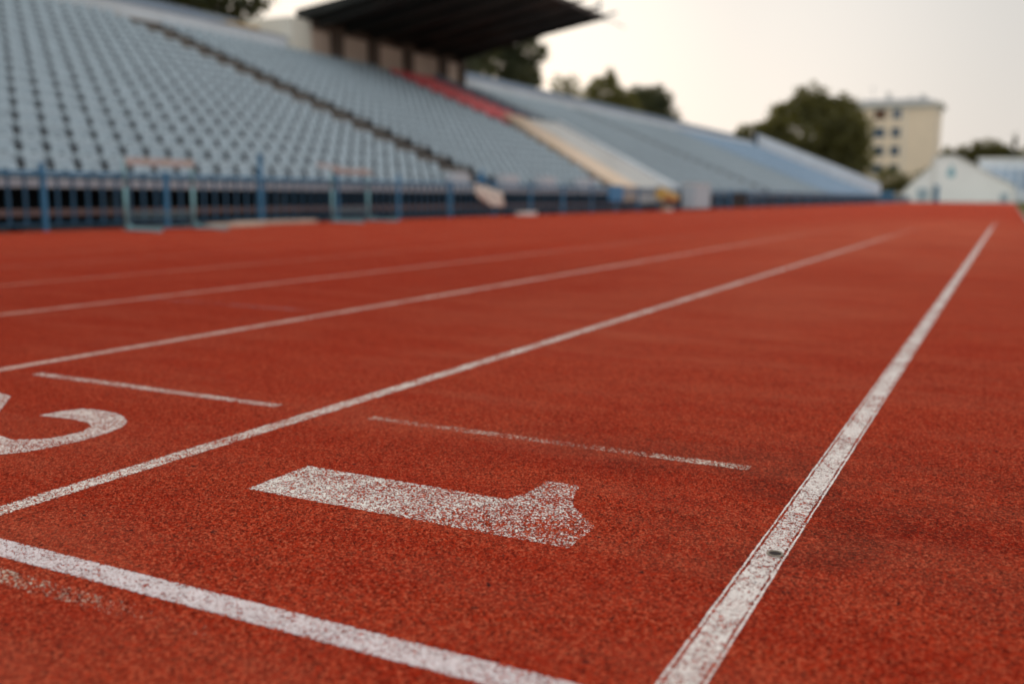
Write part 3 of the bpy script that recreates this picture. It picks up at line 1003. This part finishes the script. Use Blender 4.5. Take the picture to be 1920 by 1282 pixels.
# ------------------------------------------------------------------ trees
def tree(name, base, blobs, mat, nleaf, leaf, lab, cat="tree", tr=0.3, hole=0.35, seed=1, group=None):
    r = np.random.RandomState(seed)
    t = empty(name, base, label=lab, cat=cat, group=group)
    b = MB()
    top = max(z for _, _, z, *_ in blobs)
    h1 = min(z - rz_ for _, _, z, _, _, rz_ in blobs) + 0.3
    b.tube((0, 0, -0.1), (0.1, 0.05, max(h1, 1.5)), tr, tr * 0.75, 10)
    b.tube((0.1, 0.05, max(h1, 1.5)), (0, 0, top), tr * 0.75, tr * 0.2, 8)
    for (x, y, z, a, c, d) in blobs:
        z0 = max(h1 * 0.8, z - d - 1.0)
        mid = (x * 0.5, y * 0.5, z0 + (z - z0) * 0.4)
        b.tube((0.05, 0, z0), mid, tr * 0.45, tr * 0.3, 6); b.tube(mid, (x, y, z), tr * 0.3, tr * 0.1, 6)
        for q in range(4):
            dv = r.normal(size=3); dv /= np.linalg.norm(dv)
            b.tube((x, y, z - d * 0.2), (x + dv[0] * a * .8, y + dv[1] * c * .8, z + dv[2] * d * .8), tr * 0.12, tr * 0.03, 5)
    b.build("trunk", M['bark'], t)
    vol = np.array([a * c * d for *_, a, c, d in blobs]) ** 0.75
    vol = vol / vol.sum()
    V = []
    hf = r.uniform(0.55, 1.1, 3); ph = r.uniform(0, 6.28, 3)
    for bl, vv in zip(blobs, vol):
        n = int(nleaf * vv)
        x, y, z, a, c, d = bl
        dirs = r.normal(size=(n, 3)); dirs /= np.linalg.norm(dirs, axis=1)[:, None]
        rad = r.uniform(0.25, 1, n) ** 0.5
        rad *= 1 + 0.16 * np.sin(dirs[:, 0] * 5 + ph[0]) * np.sin(dirs[:, 2] * 6 + ph[1]) + r.normal(0, 0.06, n)
        P = dirs * rad[:, None] * np.array([a, c, d]) + np.array([x, y, z])
        s = np.sin(P[:, 0] * 2.3 * hf[0] + ph[0]) + np.sin(P[:, 1] * 2.1 * hf[1] + ph[1]) + np.sin(P[:, 2] * 2.7 * hf[2] + ph[2])
        P = P[(s > -1.5 + hole) | (r.uniform(size=len(P)) < 0.25)]
        n = len(P)
        u = r.normal(size=(n, 3)); u /= np.linalg.norm(u, axis=1)[:, None]
        w = np.cross(u, r.normal(size=(n, 3))); w /= np.linalg.norm(w, axis=1)[:, None]
        sc = leaf * r.uniform(0.6, 1.3, n)[:, None]
        V.append(np.stack([P - u * sc, P - w * sc * 0.45, P + u * sc, P + w * sc * 0.45], 1))
    V = np.concatenate(V).reshape(-1, 3)
    me = bpy.data.meshes.new("crown")
    F = np.arange(len(V)).reshape(-1, 4)
    me.from_pydata(V.tolist(), [], F.tolist())
    me.materials.append(mat)
    me.update()
    o = bpy.data.objects.new("crown", me)
    COL.objects.link(o); o.parent = t
    return t


def blobs(seed, n, R0, H0, H1, r0, r1, sx=1, sy=1, top=0.5):
    r = random.Random(seed); out = []
    for i in range(n):
        t = (i + 0.5) / n
        z = H0 + (H1 - H0) * t
        w = R0 * math.sqrt(max(0.05, 1 - abs(2 * t - 1 + top * 0.3) ** 2.2)) * r.uniform(0.45, 0.8)
        a = i * 2.4 + r.uniform(-.4, .4)
        q = r.uniform(r0, r1)
        out.append((math.cos(a) * w * sx, math.sin(a) * w * sy, z, q, q, q * r.uniform(0.75, 1.0)))
    return out


G = "trees behind the grandstand"
tree("leafy_tree", (-37, 32.0, 0), blobs(1, 14, 4.6, 4.5, 13.5, 2.2, 2.8), M['leaf_dark'], 17000, 0.25, "dense dark tree above the grandstand's nearest top stretch", seed=1, hole=0, group=G)
tree("leafy_tree", (-37, 36.5, 0), blobs(2, 14, 4.0, 4.5, 14.5, 2.1, 2.6), M['leaf_dark'], 17000, 0.25, "dense dark tree touching the bright sky gap beside the press box", seed=2, hole=0.1, group=G)
tree("leafy_tree", (-41, 30.0, 0), blobs(12, 10, 3.6, 4.5, 13.5, 2, 2.6), M['leaf_dark'], 7000, 0.25, "dark tree mostly hidden behind the dense tree beside it", seed=12, hole=0, group=G)
tree("tall_tree", (-39, 66.6, 0), blobs(3, 12, 2.9, 5, 15, 1.9, 2.4), M['leaf_dark'], 17000, 0.22, "dark tree right behind the far corner of the press box", seed=3, hole=0.2, group=G)
tree("tall_tree", (-39.5, 77.6, 0), blobs(4, 12, 2.4, 5, 16, 1.6, 2.0, sx=.9, sy=.9), M['leaf_dark'], 15000, 0.24, "tall narrow tree with an upright edge against the pale sky", seed=4, hole=0.3, group=G)
tree("sparse_tree", (-42, 95.5, 0), blobs(5, 9, 2.6, 8.4, 12.2, 0.8, 1.3), M['leaf'], 1900, 0.20, "sparse thin-leaved treetop showing over the parapet", seed=5, hole=0.7, group=G)
tree("round_tree", (-42, 107, 0), [(0, 0, 9, 4.2, 4.2, 3.2), (-0.5, -0.5, 11.8, 2.6, 2.6, 2.2), (1.0, 1.4, 10.5, 2.4, 2.4, 2.0), (0, 0.2, 13.6, 0.8, 0.8, 1.4), (0, -4, 9.3, 1.8, 1.8, 1.6), (0, 3.6, 9.6, 2, 2, 2)],
     M['leaf'], 13000, 0.25, "bushy round tree with a small pointed top over the parapet", seed=6, hole=0.15, group=G)
tree("round_tree", (-42, 119.5, 0), [(0, 0, 10.2, 4.4, 4.2, 3.5), (0, 0.5, 12.2, 3.0, 2.8, 2.2), (0, 3, 9.6, 2.6, 2.9, 2.6)],
     M['leaf_dark'], 14000, 0.25, "compact dome shaped tree beside the pointed one", seed=7, hole=0.0, group=G)
# the big tree beyond the end of the stand
big = [(-10.2, 0, 9.2, 1.5, 1.5, 1.2), (-7.0, 0, 9.4, 2.6, 2.6, 2.2), (-8.9, 0, 8.2, 2.5, 2.4, 2.4), (-9.6, 0, 6.6, 2.0, 2, 2), (0, 0, 9, 7, 7, 6), (-5.5, 1, 7.5, 4, 4, 3.6), (-7.3, 0, 6.0, 3, 3, 2.6), (5.2, 0, 8.6, 4, 4, 5), (0.2, 0, 14.2, 2.9, 2.9, 2.7), (-2.8, 0, 12.6, 2.8, 2.8, 2.0), (4.6, 0, 13.0, 2.7, 2.7, 2.3),
       (2.0, 0, 13.0, 3, 3, 2.3), (7, 0, 9, 2.6, 2.6, 3), (0, 0, 5, 7, 6, 3.6), (6.4, 0, 4.6, 3.6, 3.6, 4.2), (-5.0, 0, 10.2, 2.4, 2.4, 1.7)]
tree("big_tree", (-27.7, 150, 0), big, M['leaf'], 44000, 0.32, "largest round tree, between the end of the stand and the cream building", seed=8, tr=0.5, hole=0.08)
tree("leaning_sapling", (-37.2, 150, 0), [(0, 0, 10.4, 1.1, 1.1, 1.1), (0.9, 0, 8.8, 1.2, 1.2, 1.2), (-0.4, 0, 8.2, 1, 1, 1)], M['leaf'], 700, 0.26, "thin sapling with a wispy top at the big tree's outer edge", seed=9, tr=0.12, hole=0.6)
tree("garden_bush", (-17.5, 165, 0), [(0, 0, 3.2, 2.2, 2, 2.4), (2.2, 0, 2.4, 1.6, 1.5, 1.8)], M['leaf'], 2500, 0.22, "olive bush in front of the cream building's left windows", cat="bush", seed=10, tr=0.15)
tree("garden_bush", (-11.9, 165, 0), [(0, 0, 3.0, 2.2, 2, 2.0), (-2.3, 0, 2.0, 1.8, 1.5, 1.6), (1.5, 0, 4.0, 1.7, 1.6, 1.6)], M['leaf'], 2800, 0.22, "olive bush between the cream building and the white tent", cat="bush", seed=11, tr=0.15)
for i, (x, h, w, lab) in enumerate(((-11.0, 10.0, 1.6, "first low rounded tree, right beside the cream building"), (-8.7, 10.4, 1.7, "low tree in the far row, second from the cream building"), (-6.3, 11.2, 1.5, "pointed low tree in the middle of the far row"),
                       (-4.0, 11.4, 1.8, "broad low tree in the far row above the blue-windowed hall"), (-1.9, 10.6, 1.5, "small low tree squeezed beside the dark conifer"), (1.3, 9.8, 1.6, "low tree just past the dark conifer"))):
    tree("distant_tree", (x, 200, 0), [(0, 0, h - 2.4, w, w, 2.4), (-w * .6, 0, h - 3, w * .8, w, 2), (w * .6, 0, h - 3, w * .8, w, 2), (0, 0, 4, w * 1.2, w, 2.6)], M['leaf'], 3200, 0.30, lab, seed=20 + i, tr=0.2, group="far row of trees behind the tent")
cn = [(0, 0, 3.6 + i * 1.15, 1.5 - i * 0.17, 1.5 - i * 0.17, 0.9) for i in range(8)]
tree("conifer", (-0.2, 198, 0), cn, M['leaf_dark'], 2600, 0.25, "dark pointed conifer rising out of the far row of trees", seed=40, tr=0.2)

# ------------------------------------------------------------------ cream apartment building
bl = empty("apartment_building", (-18, 185, 0), label="cream five storey apartment building behind the big tree", cat="building")
bw = lambda b, n, mt, par=None: b.build(n, mt, bl if par is None else par)
BX0, BX1, BH = -8.6, 5.6, 16.4            # local x
b = MB(); b.box(BX0, BX1, 0, 12, 0, BH); bw(b, "wall", M['bldg'])
b = MB(); b.box(BX0 - 0.4, BX1 + 0.7, -0.7, 12.6, BH + 0.002, BH + 0.45); b.box(BX0 - 0.1, BX1 + 0.15, -0.15, 12.1, BH - 0.55, BH + 0.001)
bw(b, "cornice", M['bldg_trim'])
b = MB()
b.prism([(BX0, BH + 0.452), (BX1 + 0.3, BH + 0.452), (BX1 - 2, BH + 1.1), (BX0 + 2, BH + 1.1)], 0.2, 11.8)
rf = bw(b, "roof", M['roof'])
for x, w, h in ((2.3, 1.1, 0.9), (-3.2, 0.8, 1.5), (0.6, .5, .7)):
    b = MB(); b.box(x, x + w, 3, 4, BH + 1.102, BH + 1.1 + h); c_ = b.build("chimney", M['bldg_trim'], rf)
b = MB(); b.tube((-5.3, 1.5, BH + 0.9), (-5.3, 1.5, BH + 3.6), 0.05); b.tube((-5.9, 1.5, BH + 3.2), (-4.7, 1.5, BH + 3.2), 0.03); b.build("aerial", M['roof'], rf)
b = MB(); b.box(BX1 + 0.02, BX1 + 0.14, -0.16, 0.0, 0, BH - 0.56); bw(b, "downpipe", M['bldg_trim'])
b = MB(); b.box(0.42, 0.62, -0.06, -0.003, 0.2, BH - 0.56); bw(b, "pilaster", M['bldg_trim'])
for f in range(5):
    z = 1.5 + f * 3.15
    for (x, w, hh) in ((-7.8, 1.3, 1.7), (-4.6, 1.9, 1.7), (-1.6, 1.4, 1.7)):
        top = f == 4
        mt = M['wood_window'] if top and x < -4 else M['glass']
        b = MB()
        b.box(x - 0.1, x + w + 0.1, -0.03, -0.003, z - 0.1, z, 0); b.box(x - 0.1, x + w + 0.1, -0.03, -0.003, z + hh, z + hh + 0.1, 0)
        b.box(x - 0.1, x, -0.03, -0.003, z + 0.001, z + hh - 0.001, 0); b.box(x + w, x + w + 0.1, -0.03, -0.003, z + 0.001, z + hh - 0.001, 0)
        wn_ = bw(b, "window", M['frame'])
        b = MB(); b.box(x + .001, x + w - .001, -0.02, -0.004, z + .001, z + hh - .001); b.build("pane", mt, wn_)
# ------------------------------------------------------------------ white tent and the hall behind it
tn = empty("sports_tent", (-6.7, 150, 0), label="big white fabric sports tent with a blue drop emblem at the track's end", cat="tent")
prof = [(-7.3, 0), (-7.3, 1.2), (-5.5, 3.2), (-3.6, 4.95), (-3.4, 6.15), (-2.0, 6.38), (-0.7, 6.35), (0.1, 6.0), (2.45, 4.7), (4.3, 3.7), (6.0, 2.85), (7.0, 2.15), (7.05, 0)]
b = MB()
b.prism(prof, 0, 26)
b.build("membrane", M['tent'], tn)
b = MB()
for (x0, z0), (x1, z1) in zip(prof, prof[1:]):
    b.tube((x0, -0.12, z0), (x1, -0.12, z1), 0.10, n=6)
b.build("edge_tube", M['white'], tn)
b = MB(); b.tube((-3.2, -0.25, 0), (-3.2, -0.25, 6.2), 0.09); b.build("pole", M['white'], tn)
b = MB(); b.box(-3.25, -2.45, -0.10, -0.02, 0.0, 2.3); b.build("door", M['door_blue'], tn)
b = MB(); b.box(-5.3, -3.8, -0.05, -0.004, 0.2, 1.9); b.build("side_panel", M['glass'] if 0 else M['box_white'], tn)
b = MB(); b.box(5.3, 6.3, -0.05, -0.004, 0.1, 1.3); b.build("side_panel", M['box_white'], tn)
b = MB()
dp = []
for i in range(24):
    a = 2 * math.pi * i / 24
    r_ = 0.62 * (1 + 0.0 * math.cos(a))
    x, z = r_ * math.sin(a), -r_ * math.cos(a)
    if z > 0: z = z * 1.9; x *= max(0.0, 1 - z / 1.5)
    dp.append((-1.05 + x * 0.9, -0.03, 4.0 + z))
b.face(dp[::-1])
o = b.build("emblem", M['tent_blue'], tn); s_ = o.modifiers.new("s", 'SOLIDIFY'); s_.thickness = 0.02
hl = empty("sports_hall", (1.5, 175, 0), label="low pale hall with a band of blue-grey windows behind the tent", cat="building")
b = MB(); b.box(-6.5, 22, 0, 16, 0, 6.6); b.build("wall", M['white_wall'], hl)
b = MB(); b.box(-6.8, 22.3, -0.4, 16.3, 6.602, 6.95); b.build("roof", M['bldg_trim'], hl)
x = -5.8
while x < 21:
    b = MB(); b.box(x, x + 0.95, -0.03, -0.003, 1.9, 5.2); b.build("window", M['glass'] if 0 else simple("hall_glass", (0.22, 0.32, 0.44), 0.2, 0.1, 0.5) if 'hg' not in M else M['hg'], hl)
    if 'hg' not in M: M['hg'] = bpy.data.materials["hall_glass"]
    x += 1.35
# blue board hoarding across the end between stand and tent
b = MB(); b.box(-16.0, -13.9, 139.0, 139.1, -0.03, 1.35); b.box(-15.9, -15.8, 139.1, 139.2, -0.03, 1.35)
tag(b.build("blue_hoarding", M['door_blue']), label="short blue hoarding between the stand's end and the tent", cat="hoarding")
